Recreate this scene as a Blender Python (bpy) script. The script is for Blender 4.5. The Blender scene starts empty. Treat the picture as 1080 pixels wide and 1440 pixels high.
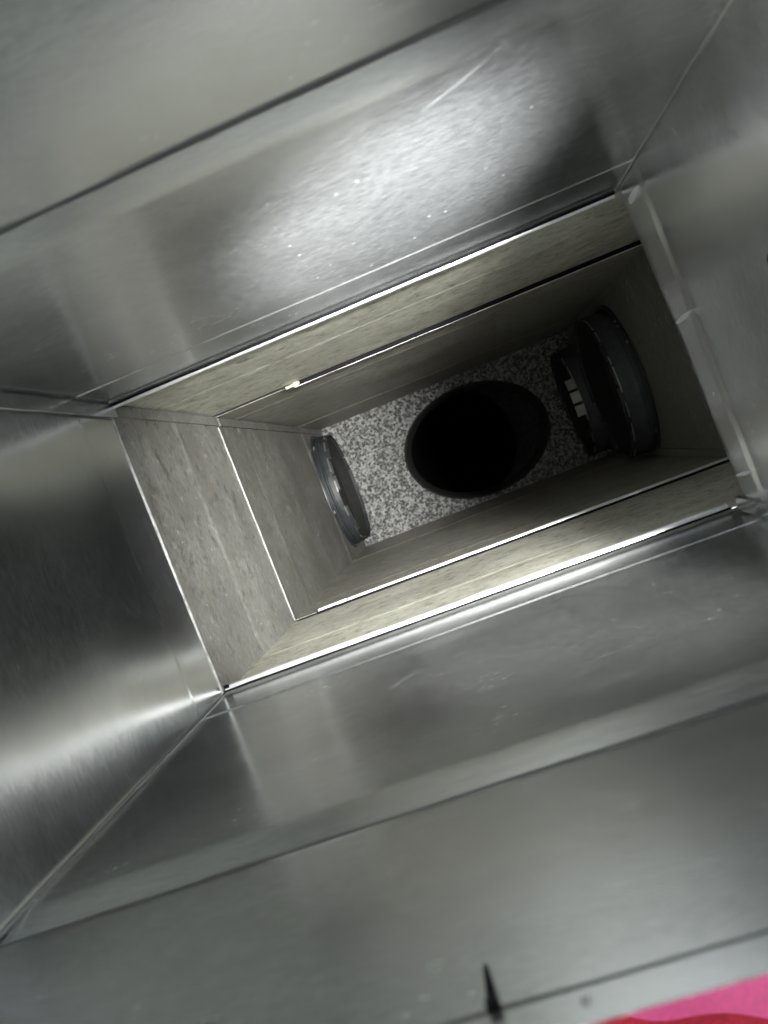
import bpy, bmesh, math, random
from mathutils import Vector, Matrix, noise
R_ = random.Random(7)
S = bpy.context.scene
COL = S.collection
FLOOR = 1.903            # metres from the lens down to the speckled board
XL, XR, XW = -0.3107, 0.2146, 0.3317     # left wall, right wall of the upper duct, right wall of the wider lower ducts
YT, YB = 0.1673, -0.1472                 # the two long walls
D0, D1, D2 = 0.1875, 0.740, 1.066         # rim, first joint, second joint (depth below the lens)

# ------------------------------------------------------------------ camera
cam = bpy.data.cameras.new('camera')
cam.sensor_fit = 'VERTICAL'; cam.sensor_height = 36.0; cam.lens = 36.0 * 1081 / 1440
cam.clip_start = 0.01; cam.clip_end = 50
camo = bpy.data.objects.new('camera', cam); COL.objects.link(camo)
RM = Matrix(((0.9263672, -0.3631881, -0.0996903), (0.3558496, 0.9307470, -0.0841488), (0.1233483, 0.0424780, 0.9914539)))
camo.matrix_world = Matrix.Translation((0, 0, FLOOR)) @ RM.transposed().to_4x4()
cam.dof.use_dof = True; cam.dof.focus_distance = 0.98; cam.dof.aperture_fstop = 9.0
S.camera = camo

# ------------------------------------------------------------------ light
W = bpy.data.worlds.new('World'); S.world = W; W.use_nodes = True
bg = W.node_tree.nodes['Background']; bg.inputs[0].default_value = (0.93, 1.0, 0.97, 1); bg.inputs[1].default_value = 0.07

def aim(o, target):
    d = Vector(target) - o.location
    o.rotation_euler = d.to_track_quat('-Z', 'Y').to_euler()

def spot(name, loc, target, energy, size, blend, radius, col):
    l = bpy.data.lights.new(name, 'SPOT'); l.energy = energy; l.spot_size = math.radians(size); l.spot_blend = blend
    l.shadow_soft_size = radius; l.color = col
    o = bpy.data.objects.new(name, l); COL.objects.link(o)
    o.location = (loc[0], loc[1], FLOOR - loc[2]); aim(o, (target[0], target[1], FLOOR - target[2]))
    return o

def area(name, loc, target, energy, sx, sy, col):
    l = bpy.data.lights.new(name, 'AREA'); l.energy = energy; l.shape = 'RECTANGLE'; l.size = sx; l.size_y = sy; l.color = col
    o = bpy.data.objects.new(name, l); COL.objects.link(o)
    o.location = (loc[0], loc[1], FLOOR - loc[2]); aim(o, (target[0], target[1], FLOOR - target[2]))
    return o

spot('torch_lamp', (0.19, -0.25, -0.01), (0.010, 0.167, 0.530), 560.0, 20.5, 1.0, 0.03, (1.0, 1.0, 0.99))
spot('phone_flash_lamp', (0.258, 0.06, -0.05), (-0.13, -0.055, 1.05), 310.0, 40, 1.0, 0.02, (1.0, 0.985, 0.94))
spot('cloth_fill_lamp', (0.12, -0.55, -0.55), (0.06, -0.31, 0.40), 470.0, 24, 0.5, 0.05, (1.0, 0.98, 0.96))  # added fill, narrowed to brighten only the cloth
area('rim_fill_lamp', (0.05, 1.25, -0.50), (0, -0.147, 0.26), 14.0, 1.4, 0.5, (0.95, 1.0, 0.98))  # added fill, grazes in over the rim to lift the near wall
area('rim_fill_lamp', (-0.10, -1.30, -0.52), (-0.05, 0.167, 0.26), 20.0, 1.4, 0.5, (0.95, 1.0, 0.98))  # second added fill, for the opposite wall near the rim

S.view_settings.view_transform = 'Standard'; S.view_settings.look = 'None'
S.view_settings.exposure = 0.0; S.view_settings.gamma = 1.0
S.cycles.max_bounces = 14; S.cycles.glossy_bounces = 10; S.cycles.diffuse_bounces = 6
S.cycles.caustics_reflective = True; S.cycles.blur_glossy = 0.6; S.cycles.sample_clamp_indirect = 6.0

# ------------------------------------------------------------------ materials
def new_mat(name):
    m = bpy.data.materials.new(name); m.use_nodes = True
    nt = m.node_tree; b = nt.nodes['Principled BSDF']
    return m, nt, b

def N(nt, t, **kw):
    n = nt.nodes.new(t)
    for k, v in kw.items(): setattr(n, k, v)
    return n

def noise_tex(nt, vec, scale, detail=4, rough=0.55):
    n = N(nt, 'ShaderNodeTexNoise'); n.inputs['Scale'].default_value = scale
    n.inputs['Detail'].default_value = detail; n.inputs['Roughness'].default_value = rough
    nt.links.new(vec, n.inputs['Vector']); return n.outputs['Fac']

def mapping(nt, scale):
    g = N(nt, 'ShaderNodeNewGeometry'); mp = N(nt, 'ShaderNodeMapping')
    nt.links.new(g.outputs['Position'], mp.inputs['Vector']); mp.inputs['Scale'].default_value = scale
    return mp.outputs['Vector']

def ramp(nt, fac, stops, interp='LINEAR'):
    r = N(nt, 'ShaderNodeValToRGB'); r.color_ramp.interpolation = interp
    e = r.color_ramp.elements
    while len(e) < len(stops): e.new(0.5)
    for el, (p, c) in zip(e, stops):
        el.position = p; el.color = (c[0], c[1], c[2], 1) if isinstance(c, tuple) else (c, c, c, 1)
    nt.links.new(fac, r.inputs['Fac']); return r.outputs['Color']

def mix(nt, a, b, fac, mode='MIX'):
    m = N(nt, 'ShaderNodeMix', data_type='RGBA', blend_type=mode)
    for sock, v in ((m.inputs['A'], a), (m.inputs['B'], b), (m.inputs['Factor'], fac)):
        if isinstance(v, (int, float)):
            sock.default_value = v if sock == m.inputs['Factor'] or sock.type == 'VALUE' else (v, v, v, 1)
        elif isinstance(v, tuple): sock.default_value = (v[0], v[1], v[2], 1)
        else: nt.links.new(v, sock)
    return m.outputs['Result']

def galvanised(name, base, spread, rough, metallic, grain, bumpd, blotch=0.0, stain=None, glint=0.0):
    m, nt, b = new_mat(name)
    st = noise_tex(nt, mapping(nt, (30, 30, 420)), 1.0, 5, 0.65)       # rolling grain: runs round the duct
    fine = noise_tex(nt, mapping(nt, grain), 1.0, 3, 0.65)             # spangle grain
    big = noise_tex(nt, mapping(nt, (9, 9, 13)), 1.0, 4, 0.6)
    lo = tuple(c * (1 - spread) for c in base); hi = tuple(min(1, c * (1 + spread)) for c in base)
    c = ramp(nt, mix(nt, st, fine, 0.7), [(0.36, lo), (0.64, hi)])
    c = mix(nt, c, ramp(nt, big, [(0.35, 0.6), (0.65, 1.0)]), 0.3 + blotch, 'MULTIPLY')
    if stain:
        sv = noise_tex(nt, mapping(nt, (24, 24, 34)), 1.0, 6, 0.78)
        c = mix(nt, c, stain, ramp(nt, sv, [(0.46, 0.0), (0.62, 0.6)]))
        dv = noise_tex(nt, mapping(nt, (48, 48, 60)), 1.0, 6, 0.75)
        c = mix(nt, c, (0.05, 0.049, 0.045), ramp(nt, dv, [(0.53, 0.0), (0.66, 0.75)]))
        lv = noise_tex(nt, mapping(nt, (70, 70, 90)), 1.0, 4, 0.7)
        c = mix(nt, c, (0.44, 0.43, 0.38), ramp(nt, lv, [(0.60, 0.0), (0.72, 0.35)]))
    # long curved scratches: thin contour lines of a smooth noise, broken up by a mask
    cn = noise_tex(nt, mapping(nt, (3.5, 3.5, 8)), 1.0, 0.6, 0.3)
    line = ramp(nt, cn, [(0.4965, 0.0), (0.4990, 1.0), (0.5010, 1.0), (0.5035, 0.0)])
    msk = ramp(nt, noise_tex(nt, mapping(nt, (14, 14, 14)), 1.0, 3, 0.6), [(0.52, 0.0), (0.62, 1.0)])
    scr = mix(nt, line, msk, 1.0, 'MULTIPLY')
    # pin-prick dents, their sparkle painted as pale dots
    vo = N(nt, 'ShaderNodeTexVoronoi'); vo.inputs['Scale'].default_value = 1.0
    nt.links.new(mapping(nt, (70, 70, 45)), vo.inputs['Vector'])
    near = ramp(nt, vo.outputs['Distance'], [(0.05, 1.0), (0.11, 0.0)])
    bw = N(nt, 'ShaderNodeRGBToBW'); nt.links.new(vo.outputs['Color'], bw.inputs['Color'])
    dots = mix(nt, near, ramp(nt, bw.outputs[0], [(0.64, 0.0), (0.68, 1.0)]), 1.0, 'MULTIPLY')
    marks = mix(nt, scr, dots, 1.0, 'ADD')
    c = mix(nt, c, (0.85, 0.85, 0.84), mix(nt, marks, 0.16, 1.0, 'MULTIPLY'))
    nt.links.new(c, b.inputs['Base Color'])
    mt = N(nt, 'ShaderNodeMath', operation='MULTIPLY_ADD'); mt.use_clamp = True
    nt.links.new(marks, mt.inputs[0]); mt.inputs[1].default_value = -0.12; mt.inputs[2].default_value = metallic
    if glint:   # bare zinc grains between duller ones
        gm = N(nt, 'ShaderNodeMath', operation='MULTIPLY_ADD')
        nt.links.new(ramp(nt, fine, [(0.32, 0.0), (0.70, 1.0)]), gm.inputs[0]); gm.inputs[1].default_value = -glint; gm.inputs[2].default_value = metallic + 0.42 * glint
        nt.links.new(gm.outputs[0], mt.inputs[2])
    nt.links.new(mt.outputs[0], b.inputs['Metallic'])
    rr = mix(nt, ramp(nt, fine, [(0.25, rough - 0.08), (0.75, rough + 0.10)]), ramp(nt, big, [(0.3, rough - 0.05), (0.7, rough + 0.1)]), 0.5)
    nt.links.new(rr, b.inputs['Roughness'])
    h = mix(nt, st, fine, 0.6)
    bp = N(nt, 'ShaderNodeBump'); bp.inputs['Strength'].default_value = bumpd; bp.inputs['Distance'].default_value = 0.0008
    nt.links.new(h, bp.inputs['Height']); nt.links.new(bp.outputs['Normal'], b.inputs['Normal'])
    return m

M_NEW = galvanised('bright_galvanised_steel', (0.62, 0.645, 0.655), 0.07, 0.195, 0.935, (130, 130, 620), 0.12, 0.0, None, 0.036)
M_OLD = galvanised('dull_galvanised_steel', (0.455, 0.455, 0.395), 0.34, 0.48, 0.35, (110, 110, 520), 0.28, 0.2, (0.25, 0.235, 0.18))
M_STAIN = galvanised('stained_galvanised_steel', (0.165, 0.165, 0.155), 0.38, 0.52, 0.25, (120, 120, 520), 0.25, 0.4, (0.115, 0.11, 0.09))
M_OLD_SHADE = galvanised('shaded_galvanised_steel', (0.265, 0.26, 0.228), 0.34, 0.50, 0.3, (110, 110, 520), 0.28, 0.25, (0.16, 0.15, 0.115))  # dull steel darkened to hold the deep duct's shade; stains its own
M_STAIN_SHADE = galvanised('shaded_stained_steel', (0.115, 0.115, 0.105), 0.38, 0.55, 0.2, (120, 120, 520), 0.25, 0.4, (0.08, 0.076, 0.06))  # stained steel darkened likewise, shade of the depth in its colour
M_EDGE = galvanised('clean_cut_steel_and_glint', (0.74, 0.74, 0.75), 0.08, 0.36, 0.5, (170, 170, 150), 0.2)

def plain(name, col, rough, metallic=0.0, var=0.15, bump=0.2, scale=60):
    m, nt, b = new_mat(name)
    n = noise_tex(nt, mapping(nt, (scale, scale, scale)), 1.0, 5, 0.6)
    c = ramp(nt, n, [(0.3, tuple(x * (1 - var) for x in col)), (0.7, tuple(min(1, x * (1 + var)) for x in col))])
    nt.links.new(c, b.inputs['Base Color']); b.inputs['Metallic'].default_value = metallic
    nt.links.new(ramp(nt, n, [(0.3, rough - 0.06), (0.7, rough + 0.08)]), b.inputs['Roughness'])
    bp = N(nt, 'ShaderNodeBump'); bp.inputs['Strength'].default_value = bump; bp.inputs['Distance'].default_value = 0.001
    nt.links.new(n, bp.inputs['Height']); nt.links.new(bp.outputs['Normal'], b.inputs['Normal'])
    return m

M_CUT = plain('dull_cut_edge', (0.34, 0.34, 0.33), 0.4, 0.5, 0.4, 0.2, 90)
M_COLLAR = plain('dark_coated_steel', (0.026, 0.029, 0.032), 0.45, 0.2, 0.25)
M_COLLAR_R = plain('grey_coated_steel', (0.060, 0.066, 0.072), 0.42, 0.3, 0.25)
M_BLACK = plain('black_rubber_and_shade', (0.003, 0.003, 0.003), 0.85, 0.0, 0.3)  # also blackens the collar insides where shade falls
M_TAB = plain('bare_tab_steel', (0.46, 0.46, 0.45), 0.35, 0.8, 0.1)
M_SLEEVE_EDGE = plain('sleeve_edge_steel', (0.16, 0.16, 0.155), 0.4, 0.6, 0.3)
M_BRASS = plain('yellowed_steel', (0.42, 0.40, 0.30), 0.4, 0.8, 0.2)
M_INK_GAP = plain('ink_and_gap_shade', (0.005, 0.005, 0.006), 0.8)  # also blackens the joint gaps where only shade lies
M_INK_GAP.node_tree.nodes['Principled BSDF'].inputs['Specular IOR Level'].default_value = 0.1
M_CREASE_SHADE = plain('crease_shade_grey', (0.035, 0.036, 0.038), 0.6)  # dark grey that stands for shade in the wall creases
M_RED = plain('red_cloth', (0.28, 0.004, 0.022), 0.85, 0.0, 0.1, 0.3, 300)
M_PINK = plain('lit_pink_cloth', (0.92, 0.17, 0.42), 0.85, 0.0, 0.1, 0.3, 300)  # red cloth again, its overexposed light put into the colour

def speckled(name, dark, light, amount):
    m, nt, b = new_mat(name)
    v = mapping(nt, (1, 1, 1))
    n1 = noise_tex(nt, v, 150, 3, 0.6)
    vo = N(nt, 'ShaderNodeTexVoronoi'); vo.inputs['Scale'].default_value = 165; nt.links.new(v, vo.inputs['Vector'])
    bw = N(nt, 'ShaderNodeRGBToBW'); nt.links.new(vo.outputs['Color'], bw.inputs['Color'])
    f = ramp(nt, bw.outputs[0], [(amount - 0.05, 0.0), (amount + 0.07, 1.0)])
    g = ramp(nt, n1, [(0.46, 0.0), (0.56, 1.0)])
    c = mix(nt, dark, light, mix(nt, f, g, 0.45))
    nt.links.new(c, b.inputs['Base Color']); b.inputs['Roughness'].default_value = 0.7
    bp = N(nt, 'ShaderNodeBump'); bp.inputs['Strength'].default_value = 0.6; bp.inputs['Distance'].default_value = 0.001
    nt.links.new(n1, bp.inputs['Height']); nt.links.new(bp.outputs['Normal'], b.inputs['Normal'])
    return m
M_SPECK = speckled('speckled_board', (0.010, 0.0105, 0.0105), (0.20, 0.203, 0.20), 0.56)
M_SPECK_SHADE = speckled('shaded_speckled_board', (0.004, 0.004, 0.004), (0.045, 0.045, 0.045), 0.52)  # copy of the speckled board, darkened to hold its shade in the colour

# ------------------------------------------------------------------ helpers
def link(name, me, mat, parent=None, sharp=35):
    me.materials.append(mat)
    me.polygons.foreach_set('use_smooth', [True] * len(me.polygons))
    me.set_sharp_from_angle(angle=math.radians(sharp))
    o = bpy.data.objects.new(name, me); COL.objects.link(o)
    if parent:
        o.parent = parent; o.matrix_parent_inverse = Matrix.Translation(-parent.location)
    return o

def mesh(name, vs, fs):
    me = bpy.data.meshes.new(name); me.from_pydata([tuple(v) for v in vs], [], fs); me.update()
    bm = bmesh.new(); bm.from_mesh(me); bmesh.ops.recalc_face_normals(bm, faces=bm.faces); bm.to_mesh(me); bm.free()
    return me

def thing(name, label, cat, loc, group=None):
    o = bpy.data.objects.new(name, None); COL.objects.link(o); o.location = loc; o.empty_display_size = 0.05
    o['label'] = label; o['category'] = cat
    if group: o['group'] = group
    return o

def P(x, y, d): return Vector((x, y, FLOOR - d))

def wall_pt(w, c, u, off, d):
    """point on a wall: w = which wall, u along it, off = inwards from the wall plane, d = depth"""
    if w == 'l': return P(c + off, u, d)
    if w == 'r': return P(c - off, u, d)
    if w == 't': return P(u, c - off, d)
    return P(u, c + off, d)

def panel(parent, mat, w, c, u0, u1, prof, bow=0.0012, seed=0, nu=40, thick=0.0008, end=None, name='wall_panel', bulge=None):
    """a sheet wall with real thickness; prof = [(depth, inward offset)], refined every 12 mm; end(u) shifts the last depth"""
    pts = []
    for (a, oa), (b, ob) in zip(prof, prof[1:]):
        n = max(1, int(math.ceil((b - a) / 0.012)))
        for k in range(n): pts.append((a + (b - a) * k / n, oa + (ob - oa) * k / n))
    pts.append(prof[-1])
    dA, dB = pts[0][0], pts[-1][0]; nv = len(pts)
    vs, fs = [], []
    for side in (0, 1):
        for j, (d, o) in enumerate(pts):
            t = (d - dA) / (dB - dA)
            for i in range(nu + 1):
                s = i / nu; u = u0 + (u1 - u0) * s
                k = (math.sin(math.pi * s) ** 0.5) * math.sin(math.pi * min(1, max(0, t)))
                b = bow * k * noise.noise(Vector((u * 6 + seed * 7.3, d * 7, seed * 3.1))) * 2
                if bulge: b += bulge(s, t, u, d)
                dd = d + (end(u) * t ** 6 if end else 0)
                vs.append(wall_pt(w, c, u, o + b - side * thick, dd))
    nn = nu + 1; off = nn * nv
    for j in range(nv - 1):
        for i in range(nu):
            a = j * nn + i
            fs.append((a, a + 1, a + nn + 1, a + nn)); fs.append((off + a, off + a + nn, off + a + nn + 1, off + a + 1))
    for i in range(nu):
        fs.append((i, off + i, off + i + 1, i + 1)); a = (nv - 1) * nn + i; fs.append((a, a + 1, off + a + 1, off + a))
    for j in range(nv - 1):
        a = j * nn; fs.append((a, a + nn, off + a + nn, off + a)); a += nu; fs.append((a, off + a, off + a + nn, a + nn))
    return link(name, mesh(name, vs, fs), mat, parent, 30)

def sweep(name, parent, mat, path, section, closed_section=True, wob=0.0, seed=0, cap=True):
    """sweep(path of (point, side vector, up vector)), section = [(a, b)]"""
    vs, fs = [], []; m = len(section)
    for q, (p, a, b) in enumerate(path):
        for k, (sa, sb) in enumerate(section):
            w = wob * noise.noise(Vector((q * 0.37 + seed, k * 0.1, seed * 2.2))) if wob else 0
            vs.append(p + a * (sa + w) + b * (sb + w))
    for q in range(len(path) - 1):
        for k in range(m):
            a = q * m + k; b = q * m + (k + 1) % m
            fs.append((a, b, b + m, a + m))
    if cap:
        fs.append(tuple(range(m))); fs.append(tuple((len(path) - 1) * m + k for k in range(m)))
    return link(name, mesh(name, vs, fs), mat, parent, 40)

def round_sec(ra, rb, n=10): return [(ra * math.cos(2 * math.pi * k / n), rb * math.sin(2 * math.pi * k / n)) for k in range(n)]
def box_sec(a0, a1, b0, b1, ch=0.0004):
    return [(a0 + ch, b0), (a1 - ch, b0), (a1, b0 + ch), (a1, b1 - ch), (a1 - ch, b1), (a0 + ch, b1), (a0, b1 - ch), (a0, b0 + ch)]

def bar(name, parent, mat, w, c, u0, u1, d, sec, n=24, wob=0.0, seed=0, dslope=0.0):
    """a bar along a wall at depth d: section axes = (inwards, deeper)"""
    inn = {'l': Vector((1, 0, 0)), 'r': Vector((-1, 0, 0)), 't': Vector((0, -1, 0)), 'b': Vector((0, 1, 0))}[w]
    dn = Vector((0, 0, -1))
    path = [(wall_pt(w, c, u0 + (u1 - u0) * k / n, 0, d + dslope * k / n), inn, dn) for k in range(n + 1)]
    return sweep(name, parent, mat, path, sec, wob=wob, seed=seed)

def vbar(name, parent, mat, x, y, d0, d1, sec, n=30, wob=0.0, seed=0):
    """a bar running down the duct at (x, y): section axes = X, Y"""
    path = [(P(x, y, d0 + (d1 - d0) * k / n), Vector((1, 0, 0)), Vector((0, 1, 0))) for k in range(n + 1)]
    return sweep(name, parent, mat, path, sec, wob=wob, seed=seed)

# ------------------------------------------------------------------ upper duct
E3 = 0.003
up = thing('upper_duct', 'bright galvanised steel duct section nearest the camera, with open rim and folded bottom strip', 'duct section', P(0, 0, D1))
def upper_prof(last, lastoff, fold=0.0007):
    return [(D0, -0.0003), (0.198, 0.0), (0.206, 0.0), (0.334, 0), (0.337, 0), (0.3385, -0.0004), (0.342, -0.0042), (0.346, -0.0036), (0.374, 0), (0.378, 0),
            (0.6620, 0), (0.6655, 0), (0.6667, fold), (0.6680, fold), (last - 0.0062, fold), (last - 0.0052, fold), (last - 0.0036, fold + 0.0006), (last - 0.0014, 0.5 * (fold + lastoff)), (last, lastoff)]
panel(up, M_NEW, 't', YT, XL - E3, XR + E3, upper_prof(0.7345, 0.0022), 0.0014, 1, 60)
panel(up, M_NEW, 'b', YB, XL - E3, XR + E3, upper_prof(0.7345, 0.0034, 0.0010), 0.0009, 2, 60)
panel(up, M_NEW, 'l', XL, YB - E3, YT + E3, [(a, b * (0.6 if a > 0.66 else 1)) for a, b in upper_prof(0.739, 0.0010)], 0.0016, 3, 40)
panel(up, M_NEW, 'r', XR, YB - E3, YT + E3,
      [(D0, -0.0003), (0.198, 0.0), (0.206, 0.0), (0.334, 0), (0.3385, -0.0004), (0.342, -0.0042), (0.346, -0.0036), (0.376, 0),
       (0.648, 0), (0.653, -0.0005), (0.657, 0.0010), (0.663, 0.0010), (0.700, 0.0014), (0.704, 0.0004)], 0.0014, 4, 40,
      end=lambda u: 0.012 + (u - 0.01) * 0.10)
# folded corners: two plain bends with a bead, two hammered lock seams
bar('crease_shade', up, M_CREASE_SHADE, 't', YT, XL, XR, 0.3420, box_sec(-0.005, -0.0006, -0.0032, 0.0026), 40, 0.0004, 51)  # dark bar painted in for the shade of the crease
bar('crease_shade', up, M_CREASE_SHADE, 'b', YB, XL, XR, 0.3415, box_sec(-0.005, -0.0010, -0.0024, 0.0014), 40, 0.0004, 52)
vbar('corner_bead', up, M_NEW, XR - 0.0008, YT - 0.0008, 0.20, 0.733, round_sec(0.0026, 0.0026), wob=0.0004, seed=5)
vbar('corner_bead', up, M_NEW, XL + 0.0010, YB + 0.0010, 0.20, 0.735, round_sec(0.0032, 0.0032), wob=0.0005, seed=6)
vbar('lock_seam', up, M_NEW, XL, YT, 0.20, 0.742, box_sec(-0.001, 0.0042, -0.0165, -0.0030), wob=0.0004, seed=7)
vbar('lock_seam', up, M_NEW, XR, YB, 0.20, 0.715, box_sec(-0.0042, 0.001, 0.0030, 0.0165), wob=0.0004, seed=8)
# small creases across the drive strip on the right wall
for yy, dd, ln in ((0.146, 0.693, 0.034), (0.0335, 0.683, 0.040), (-0.108, 0.677, 0.036)):
    path = []
    for k in range(11):
        t = k / 10; r = math.sin(math.pi * (0.06 + 0.88 * t))
        path.append((P(XR - 0.0012, yy - 0.004 * (t - 0.5), dd - ln / 2 + ln * t), Vector((-1, 0, 0)) * (0.3 + 2.2 * r), Vector((0, 1, 0)) * (0.2 + 0.75 * r)))
    sweep('crease', up, M_EDGE, path, round_sec(0.0022, 0.0020, 8))  # paler than the strip, so the glint sits in the colour
bar('crease_shade', up, M_CREASE_SHADE, 'b', YB, XL, XR, 0.2003, box_sec(-0.003, 0.0003, -0.0008, 0.0008), 40, 0.0003, 55)  # dark line painted in for shade along the hem
sweep('marker_mark', up, M_INK_GAP, [(wall_pt('b', YB, -0.0462 - 0.002 * t, 0.0012 if t > 0.2 else 0.0026, 0.199 + 0.019 * t), Vector((1, 0, 0)) * (1.1 - 0.75 * t), Vector((0, 1, 0))) for t in [k / 8 for k in range(9)]],
      [(-0.0018, -0.0016), (0.0018, -0.0016), (0.0018, 0.0004), (-0.0018, 0.0004)])
def stud(name, mat, w, c, u, d, r, h):
    vs2, fs2 = [], []; n = 14
    prof = [(r, -0.001), (r, 0.25 * h), (0.8 * r, 0.75 * h), (0.45 * r, h)]
    inn = {'r': Vector((-1, 0, 0)), 'b': Vector((0, 1, 0)), 'l': Vector((1, 0, 0)), 't': Vector((0, -1, 0))}[w]
    ax = Vector((0, 0, 1)); bx = inn.cross(ax)
    o = wall_pt(w, c, u, 0, d)
    for rr, hh in prof:
        for k in range(n):
            a = 2 * math.pi * k / n; vs2.append(o + inn * hh + ax * rr * math.cos(a) + bx * rr * math.sin(a))
    for j in range(len(prof) - 1):
        for k in range(n): fs2.append((j * n + k, j * n + (k + 1) % n, (j + 1) * n + (k + 1) % n, (j + 1) * n + k))
    fs2.append(tuple((len(prof) - 1) * n + k for k in range(n)))
    return link(name, mesh(name, vs2, fs2), mat, up, 50)
stud('rivet', M_TAB, 'b', YB, -0.0215, 0.1945, 0.0013, 0.0010)
stud('screw', M_INK_GAP, 'r', XR, 0.036, 0.497, 0.0055, 0.002)

# ------------------------------------------------------------------ middle duct
mid = thing('middle_duct', 'short dull galvanised duct section between the two bright slip joints', 'duct section', P(0, 0, D2))
def mprof(d0, d1, groove):
    return [(d0, 0.0022), (d0 + 0.012, 0.0008), (0.866, 0.0004), (0.8675, 0.0004 - groove), (0.8695, 0.0004 - groove), (0.871, 0), (d1 - 0.014, 0), (d1, 0.0)]
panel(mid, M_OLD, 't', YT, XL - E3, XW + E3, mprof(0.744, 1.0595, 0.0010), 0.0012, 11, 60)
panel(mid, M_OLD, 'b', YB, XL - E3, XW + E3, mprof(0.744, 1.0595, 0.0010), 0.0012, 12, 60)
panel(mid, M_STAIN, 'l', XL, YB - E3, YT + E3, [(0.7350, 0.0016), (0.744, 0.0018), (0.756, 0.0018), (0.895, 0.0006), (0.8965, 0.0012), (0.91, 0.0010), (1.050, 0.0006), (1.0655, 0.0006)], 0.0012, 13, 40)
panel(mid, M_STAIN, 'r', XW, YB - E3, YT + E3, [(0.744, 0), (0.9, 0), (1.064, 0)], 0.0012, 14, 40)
# plate closing the step between the narrow upper duct and the wide middle duct
SX0, SX1, SY0, SY1 = XR + 0.0015, XW + 0.004, YB - 0.004, YT + 0.004
def cuboid(name, parent, mat, x0, x1, y0, y1, d0, d1):
    v = [P(x, y, d) for d in (d0, d1) for x, y in ((x0, y0), (x1, y0), (x1, y1), (x0, y1))]
    return link(name, mesh(name, v, [(0, 1, 2, 3), (7, 6, 5, 4), (0, 4, 5, 1), (1, 5, 6, 2), (2, 6, 7, 3), (3, 7, 4, 0)]), mat, parent)
cuboid('shoulder_plate', mid, M_OLD, SX0, SX1, SY0, SY1, 0.6970, 0.6982)
cuboid('shoulder_skirt', mid, M_OLD, SX1 - 0.001, SX1, SY0 + 0.0002, SY1 - 0.0002, 0.6984, 0.7500)
cuboid('shoulder_skirt', mid, M_OLD, SX0, SX1 - 0.0012, SY0, SY0 + 0.001, 0.6984, 0.7500)
cuboid('shoulder_skirt', mid, M_OLD, SX0, SX1 - 0.0012, SY1 - 0.001, SY1, 0.6984, 0.7500)
cl = [(-0.001, -0.0030), (0.0030, -0.0030), (0.0046, -0.0016), (0.0050, 0.0004), (0.0044, 0.0024), (0.0030, 0.0034), (-0.001, 0.0034)]
bar('gap_shade', mid, M_INK_GAP, 't', YT, XL + 0.001, XR - 0.004, 0.7360, box_sec(-0.001, 0.0046, -0.001, 0.0016), 40, 0.0005, 53)  # black bar painted in for the shaded gap at the joint
bar('gap_shade', mid, M_INK_GAP, 'b', YB, XL + 0.001, XR - 0.004, 0.7360, box_sec(-0.001, 0.0050, -0.001, 0.0018), 40, 0.0004, 54)
bar('slip_cleat', mid, M_EDGE, 't', YT, XL + 0.002, XR - 0.004, 0.7410, [(a * 1.35, b) for a, b in cl], 40, 0.0006, 21)
bar('slip_cleat', mid, M_EDGE, 'b', YB, XL + 0.0025, XR - 0.005, 0.7420, [(a * 1.75, b * 1.2) for a, b in cl], 40, 0.0006, 22)
for w, c, u0, u1 in (('t', YT, XL - 0.006, XW + 0.006), ('b', YB, XL - 0.006, XW + 0.006)):
    bar('joint_band', mid, M_OLD, w, c, u0, u1, D1, box_sec(-0.012, -0.009, -0.03, 0.03), 4)
for w, c in (('l', XL), ('r', XW)):
    bar('joint_band', mid, M_OLD, w, c, YB - 0.012, YT + 0.012, D1, box_sec(-0.008, -0.005, -0.03, 0.03), 4)
bar('cut_edge', mid, M_CUT, 'l', XL, YB + 0.003, YT - 0.017, 0.7345, box_sec(-0.0006, 0.0017, -0.0005, 0.0005, 0.0002), 40, 0.0006, 61)
vbar('lock_seam', mid, M_STAIN, XL, YT, 0.748, 1.064, box_sec(-0.001, 0.0042, -0.0150, -0.0030), wob=0.0004, seed=27)
vbar('lock_seam', mid, M_STAIN, XW, YB, 0.748, 1.064, box_sec(-0.0030, 0.001, 0.0022, 0.0150), wob=0.0004, seed=28)

cuboid('corner_gap_shade', mid, M_INK_GAP, XL - 0.001, XL + 0.0075, YB + 0.003, YB + 0.0095, 0.7388, 0.7402)  # black block put in for the dark of the gap

# ------------------------------------------------------------------ lower duct
low = thing('lower_duct', 'dull galvanised duct section standing on the speckled board, darkest at its foot', 'duct section', P(0, 0, FLOOR))
def lprof(d0): return [(d0, 0.0022), (d0 + 0.01, 0.0006), (1.172, 0.0004), (1.176, 0.0012), (1.19, 0.0006), (1.50, 0.0002), (1.640, 0), (1.644, 0.0016), (1.66, 0.001), (FLOOR, 0.0008)]
panel(low, M_OLD_SHADE, 't', YT, XL - E3, XW + E3, lprof(1.070), 0.0012, 31, 60)
panel(low, M_OLD_SHADE, 'b', YB, XL - E3, XW + E3, lprof(1.070), 0.0012, 32, 60)
panel(low, M_STAIN_SHADE, 'l', XL, YB - E3, YT + E3, [(1.0672, 0.0024)] + lprof(1.071)[0:], 0.0012, 33, 40)
panel(low, M_STAIN_SHADE, 'r', XW, YB - E3, YT + E3, lprof(1.070), 0.0012, 34, 40)
bar('gap_shade', low, M_INK_GAP, 't', YT, -0.178, XW - 0.004, 1.0612, box_sec(-0.004, 0.0056, -0.0016, 0.0020), 40, 0.0004, 45)  # black bar again standing for the shade of the open joint
bar('gap_shade', low, M_INK_GAP, 'b', YB, -0.274, XW - 0.004, 1.0612, box_sec(-0.004, 0.0030, -0.0014, 0.0018), 40, 0.0003, 46)
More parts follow.
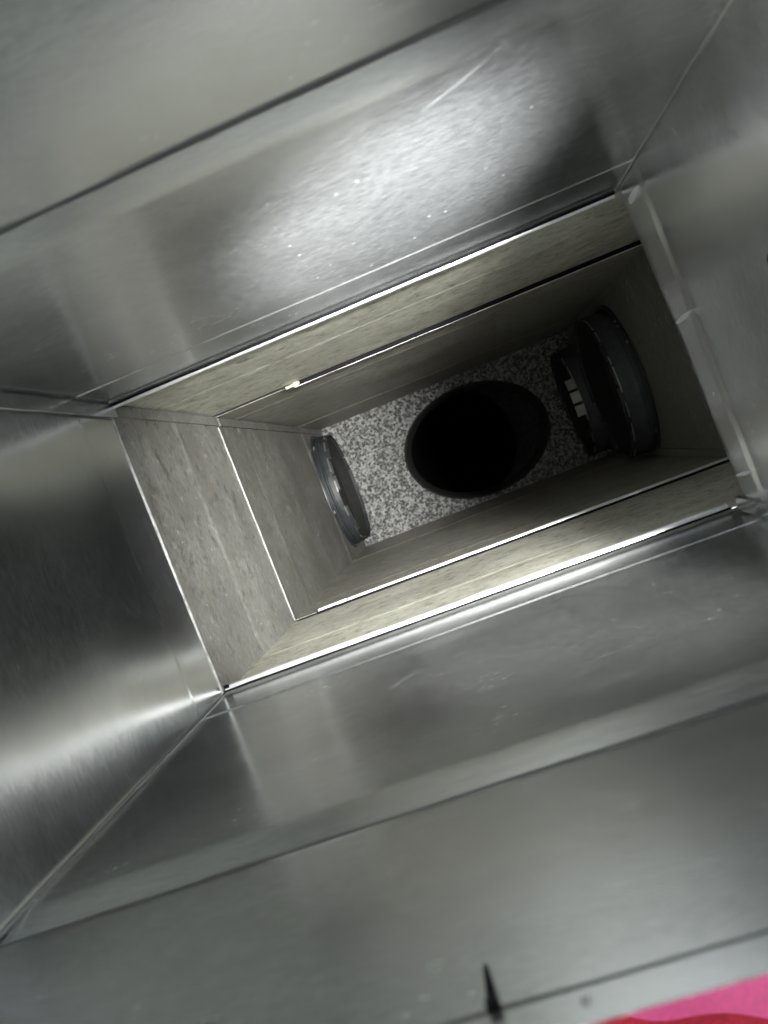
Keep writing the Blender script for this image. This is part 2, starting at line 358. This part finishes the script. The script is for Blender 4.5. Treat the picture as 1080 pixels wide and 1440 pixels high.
bar('slip_cleat', low, M_EDGE, 't', YT, -0.186, XW - 0.004, 1.0660, [(a * 1.25, b * 0.5) for a, b in cl], 40, 0.0006, 41)
bar('slip_cleat', low, M_EDGE, 'b', YB, -0.226, XW - 0.004, 1.0670, [(a * 1.25, b * 0.9) for a, b in cl], 40, 0.0006, 42)
bar('bent_tab', low, M_EDGE, 'b', YB, -0.272, -0.228, 1.0660, box_sec(0.001, 0.0062, -0.0008, 0.0008), 8, 0.0004, 43, dslope=0.003)
bar('bent_tab', low, M_BRASS, 't', YT, -0.197, -0.176, 1.0610, box_sec(0.0008, 0.0050, -0.0022, 0.0010), 8, 0.0008, 44)
for w, c, u0, u1 in (('t', YT, XL - 0.006, XW + 0.006), ('b', YB, XL - 0.006, XW + 0.006)):
    bar('joint_band', low, M_OLD, w, c, u0, u1, D2, box_sec(-0.012, -0.009, -0.03, 0.03), 4)
for w, c in (('l', XL), ('r', XW)):
    bar('joint_band', low, M_OLD, w, c, YB - 0.012, YT + 0.012, D2, box_sec(-0.008, -0.005, -0.03, 0.03), 4)
bar('cut_edge', low, M_CUT, 'l', XL, YB + 0.003, YT - 0.017, 1.0662, box_sec(-0.0002, 0.0024, -0.0005, 0.0005, 0.0002), 40, 0.0006, 62)
vbar('lock_seam', low, M_STAIN_SHADE, XL, YT, 1.074, 1.86, box_sec(-0.001, 0.0042, -0.0150, -0.0030), wob=0.0004, seed=47)
vbar('lock_seam', low, M_STAIN_SHADE, XW, YB, 1.074, 1.86, box_sec(-0.0036, 0.001, 0.0022, 0.0150), wob=0.0004, seed=48)

# ------------------------------------------------------------------ speckled board with its oval opening
def board(name, label, mat, d, cx, cy, ra, rb, x0, x1, y0, y1, thick, liner):
    t = thing(name, label, 'board', P(cx, cy, d + thick))
    n = 96; vs, fs = [], []
    for dd in (d, d + thick):
        for k in range(n):
            a = 2 * math.pi * k / n; vs.append(P(cx + ra * math.cos(a), cy + rb * math.sin(a), dd))
        for k in range(n):
            a = 2 * math.pi * k / n; c, s = math.cos(a), math.sin(a)
            tt = min(((x1 - cx) / c if c > 0 else (x0 - cx) / c) if abs(c) > 1e-6 else 9, ((y1 - cy) / s if s > 0 else (y0 - cy) / s) if abs(s) > 1e-6 else 9)
            vs.append(P(cx + c * tt, cy + s * tt, dd))
    for k in range(n):
        q = (k + 1) % n
        fs += [(k, q, n + q, n + k), (2 * n + k, 3 * n + k, 3 * n + q, 2 * n + q), (n + k, n + q, 3 * n + q, 3 * n + k), (k, 2 * n + k, 2 * n + q, q)]
    link('board', mesh('board', vs, fs), mat, t)
    # black lining of the hole with a rolled lip
    prof = [(0.004, -0.003), (0.0, -0.004), (-0.0025, -0.001), (-0.003, 0.004), (-0.003, liner), (-0.0012, liner), (-0.001, 0.004), (0.0044, -0.0012)]
    vs, fs = [], []; m = len(prof)
    for k in range(n):
        a = 2 * math.pi * k / n
        for pr, pd in prof: vs.append(P(cx + (ra + pr) * math.cos(a), cy + (rb + pr) * math.sin(a), d + pd))
    for k in range(n):
        for j in range(m):
            fs.append((k * m + j, k * m + (j + 1) % m, ((k + 1) % n) * m + (j + 1) % m, ((k + 1) % n) * m + j))
    link('hole_lining', mesh('hole_lining', vs, fs), M_BLACK, t)
    return t
board('speckled_board', 'grey and white speckled board at the foot of the duct, cut with an oval opening', M_SPECK, FLOOR + 0.0005, 0.040, 0.0015, 0.178, 0.1335, XL - 0.03, XW + 0.03, YB - 0.07, YT + 0.07, 0.025, 0.16)
board('inner_board', 'deeper speckled board in shadow, showing at the right inside the oval opening', M_SPECK_SHADE, 2.60, 0.0, 0.0, 0.180, 0.180, XL - 0.03, XW + 0.03, YB - 0.08, YT + 0.08, 0.02, 0.10)
CX0, CX1, CY0, CY1 = XL - 0.018, XW + 0.018, YB - 0.055, YT + 0.055
# black box round the space under the board
bx = thing('dark_chamber', 'black walled space under the oval opening in the speckled board', 'chamber', P(0, 0, 2.6))
for (ax, ay), (cx2, cy2) in (((CX0, CY0), (CX1, CY0)), ((CX1, CY0), (CX1, CY1)), ((CX1, CY1), (CX0, CY1)), ((CX0, CY1), (CX0, CY0))):
    e = Vector((cx2 - ax, cy2 - ay, 0)).normalized(); nrm = Vector((-e.y, e.x, 0)) * -0.004
    a, b = Vector((ax, ay, 0)), Vector((cx2, cy2, 0))
    vs = [Vector((p.x, p.y, FLOOR - d)) for d in (1.929, 2.600) for p in (a, b, b + nrm, a + nrm)]
    link('chamber_wall', mesh('chamber_wall', vs, [(0, 1, 2, 3), (7, 6, 5, 4), (0, 4, 5, 1), (1, 5, 6, 2), (2, 6, 7, 3), (3, 7, 4, 0)]), M_BLACK, bx)
# corrugated hose leading on from the inner board, bending to the right
hose = thing('flexible_hose', 'black corrugated hose bending away below the dark oval opening', 'hose', P(0, 0, 3.5))
vs, fs = [], []; n = 48; J = 64
for j in range(J + 1):
    t = j / J; d = 2.615 + 1.6 * t; ox = 0.30 * t * t; rr = 0.172 - 0.03 * t + 0.004 * math.sin(t * 70)
    for k in range(n):
        a = 2 * math.pi * k / n; vs.append(P(ox + rr * math.cos(a), 0.02 * t + rr * math.sin(a), d))
for j in range(J):
    for k in range(n): fs.append((j * n + k, j * n + (k + 1) % n, (j + 1) * n + (k + 1) % n, (j + 1) * n + k))
fs.append(tuple(J * n + k for k in range(n)))
link('hose_wall', mesh('hose_wall', vs, fs), M_BLACK, hose)

t9 = 0.59; vs, fs = [], []
for k in range(n):
    a = 2 * math.pi * k / n
    for rr, dd in ((0.1545, -0.004), (0.1490, -0.002), (0.1490, 0.002), (0.1545, 0.004)):
        vs.append(P(0.30 * t9 * t9 + rr * math.cos(a), 0.02 * t9 + rr * math.sin(a), 2.615 + 1.6 * t9 + dd))
for k in range(n):
    for j in range(4): fs.append((k * 4 + j, k * 4 + (j + 1) % 4, ((k + 1) % n) * 4 + (j + 1) % 4, ((k + 1) % n) * 4 + j))
link('seam_band', mesh('seam_band', vs, fs), M_TAB, hose)

# ------------------------------------------------------------------ round take-off collars
def collar(label, side, yc, dc, r, length, seed, silver, tablen=0.010, ntab=22, beads=True, ends=(-20, 52)):
    xw = XL if side > 0 else XW
    t = thing('round_collar', label, 'collar', P(xw, yc, dc), 'dark round collars in the side walls of the lower duct')
    rnd = random.Random(seed); n = 72
    def ringpt(x, rr, a): return P(xw + side * x, yc + rr * math.sin(a), dc - rr * math.cos(a))
    def revolve(name, prof, mat):
        vs, fs = [], []; m = len(prof)
        for k in range(n):
            a = 2 * math.pi * k / n
            for x, rr in prof: vs.append(ringpt(x, rr, a))
        for k in range(n):
            for j in range(m): fs.append((k * m + j, k * m + (j + 1) % m, ((k + 1) % n) * m + (j + 1) % m, ((k + 1) % n) * m + j))
        return link(name, mesh(name, vs, fs), mat, t, 35)
    L = length
    bd = 1.0 if beads else 0.15
    m_sl, m_ed = (M_COLLAR, M_SLEEVE_EDGE) if beads else (M_COLLAR_R, M_TAB)
    revolve('sleeve', [(0.0, r), (0.006, r), (0.008, r + 0.0026 * bd), (0.0105, r + 0.0026 * bd), (0.0125, r), (0.0145, r + 0.002 * bd), (0.0165, r + 0.002 * bd), (0.018, r - 0.0004), (L, r - 0.001), (L, r - 0.0022), (0.018, r - 0.002), (0.0, r - 0.0015)], m_sl)
    revolve('inner_shade', [(0.004, r - 0.0024), (L - 0.001, r - 0.0028), (L - 0.001, r - 0.0040), (0.004, r - 0.0040)], M_BLACK)  # black ring, puts the shade inside the sleeve into colour
    revolve('flange', [(0.0014, r + 0.009), (0.0032, r + 0.0085), (0.0036, r), (0.0014, r)], M_COLLAR)
    vs = [ringpt(0.0022, 0, 0)] + [ringpt(0.0022, r - 0.002, 2 * math.pi * k / n) for k in range(n)]
    vs += [ringpt(0.0030, 0, 0)] + [ringpt(0.0030, r - 0.002, 2 * math.pi * k / n) for k in range(n)]
    m = n + 1
    fs = [(0, 1 + k, 1 + (k + 1) % n) for k in range(n)] + [(m, m + 1 + (k + 1) % n, m + 1 + k) for k in range(n)] + [(1 + k, m + 1 + k, m + 1 + (k + 1) % n, 1 + (k + 1) % n) for k in range(n)]
    link('hole_shade', mesh('hole_shade', vs, fs), M_BLACK, t)  # black disc put in for the dark of the open hole
    for k in range(ntab):
        a0 = 2 * math.pi * k / ntab; a1 = a0 + 2 * math.pi / ntab * rnd.uniform(0.86, 0.985)
        b = rnd.uniform(-0.0015, 0.0010); ln = tablen * rnd.uniform(0.75, 1.1)
        if rnd.random() < 0.10: continue
        am = math.degrees((a0 + a1) / 2); am = am - 360 if am > 180 else am
        mt = M_COLLAR
        if silver and silver[0] < am < silver[1]: mt, ln, b, a1 = M_TAB, 0.017, -0.002, a0 + 2 * math.pi / ntab * 0.78
        vs = []
        for th in (0, 0.0012):
            for q in range(5):
                a = a0 + (a1 - a0) * q / 4
                vs.append(ringpt(L - 0.002, r - 0.0006 - th, a)); vs.append(ringpt(L + ln, r - 0.0006 - th + b, a))
        fs = []
        for q in range(4):
            i = q * 2; fs += [(i, i + 1, i + 3, i + 2), (10 + i, 12 + i, 13 + i, 11 + i), (i, i + 2, 12 + i, 10 + i), (i + 1, 11 + i, 13 + i, i + 3)]
        fs += [(0, 10, 11, 1), (8, 9, 19, 18)]
        link('tab', mesh('tab', vs, fs), mt, t)
    # bright edge of the sleeve, broken into uneven lengths
    a = math.radians(-70)
    while a < math.radians(70):
        e = a + rnd.uniform(0.10, 0.35); vs = []; q = 8; wd = rnd.uniform(0.0006, 0.0022)
        for i in range(q + 1):
            aa = a + (e - a) * i / q
            for xx, rr in ((L - wd, r - 0.0008), (L - wd, r + 0.0008), (L + 0.0012, r + 0.0006), (L + 0.0012, r - 0.0008)): vs.append(ringpt(xx, rr, aa))
        fs = [(i * 4 + k, i * 4 + (k + 1) % 4, i * 4 + 4 + (k + 1) % 4, i * 4 + 4 + k) for i in range(q) for k in range(4)] + [(0, 1, 2, 3), (q * 4, q * 4 + 3, q * 4 + 2, q * 4 + 1)]
        link('bright_edge', mesh('bright_edge', vs, fs), m_ed, t)
        a = e + rnd.uniform(0.02, 0.3)
    # bright folded ends on the wall side and the free edge
    for q in range(len(ends)):
        a0 = math.radians(ends[q]); da = rnd.uniform(0.015, 0.04); x0 = 0.0034
        vs = []
        for th in (0, 0.0016):
            for i in range(3):
                a = a0 + da * i; vs.append(ringpt(x0, r + 0.0005 + th, a)); vs.append(ringpt(x0 + 0.0028, r + 0.0003 + th, a))
        fs = []
        for i in (0, 2): fs += [(i, i + 1, i + 3, i + 2), (6 + i, 8 + i, 9 + i, 7 + i), (i, i + 2, 8 + i, 6 + i), (i + 1, 7 + i, 9 + i, i + 3)]
        fs += [(0, 6, 7, 1), (4, 5, 11, 10)]
        link('folded_end', mesh('folded_end', vs, fs), M_TAB, t)
    return t
collar('dark grey round collar on the left wall, just above the speckled board', 1, 0.010, 1.772, 0.130, 0.030, 3, None, 0.007)
collar('dark grey round collar on the right wall, the nearer and wider of the pair there', -1, 0.002, 1.497, 0.140, 0.044, 4, None, 0.006, 21, False, (47, 41, 25, -47))
collar('dark round collar low on the right wall, with three pale tabs over the speckled board', -1, -0.002, 1.768, 0.124, 0.066, 5, (-22, 24), 0.005, 26, False, (50, -30))

# ------------------------------------------------------------------ red cloth outside the rim, overexposed part coloured pink
cloth = thing('hanging_cloth', 'red cloth with its overexposed part coloured pink, hanging outside the duct rim at the bottom right corner', 'cloth', P(0.1, -0.26, 0.6))
def cloth_part(name, mat, d0, d1, ph, yoff):
    vs, fs = [], []; nx, nz = 60, 24
    for side in (0, 1):
        for j in range(nz + 1):
            for i in range(nx + 1):
                x = -0.12 + 0.42 * i / nx; d = d0 + (d1 - d0) * j / nz
                dd = d - 0.52 * (x - 0.03)
                y = -0.360 + yoff + 0.30 * (dd - 0.20) - 0.010 * math.sin(x * 34 + ph + 5 * d) - 0.004 * math.sin(x * 80 + 9 * d) - side * 0.002
                vs.append(P(x, y, dd))
    o = (nx + 1) * (nz + 1)
    for j in range(nz):
        for i in range(nx):
            a = j * (nx + 1) + i; fs += [(a, a + 1, a + nx + 2, a + nx + 1), (o + a, o + a + nx + 1, o + a + nx + 2, o + a + 1)]
    for i in range(nx):
        fs.append((i, o + i, o + i + 1, i + 1)); a = nz * (nx + 1) + i; fs.append((a, a + 1, o + a + 1, o + a))
    return link(name, mesh(name, vs, fs), mat, cloth, 60)
cloth_part('lit_pink_cloth', M_PINK, 0.360, 0.75, 0.3, 0.0)  # lit part of the same cloth, brightness painted as pink
cloth_part('red_part', M_RED, 0.25, 0.364, 0.3, 0.004)
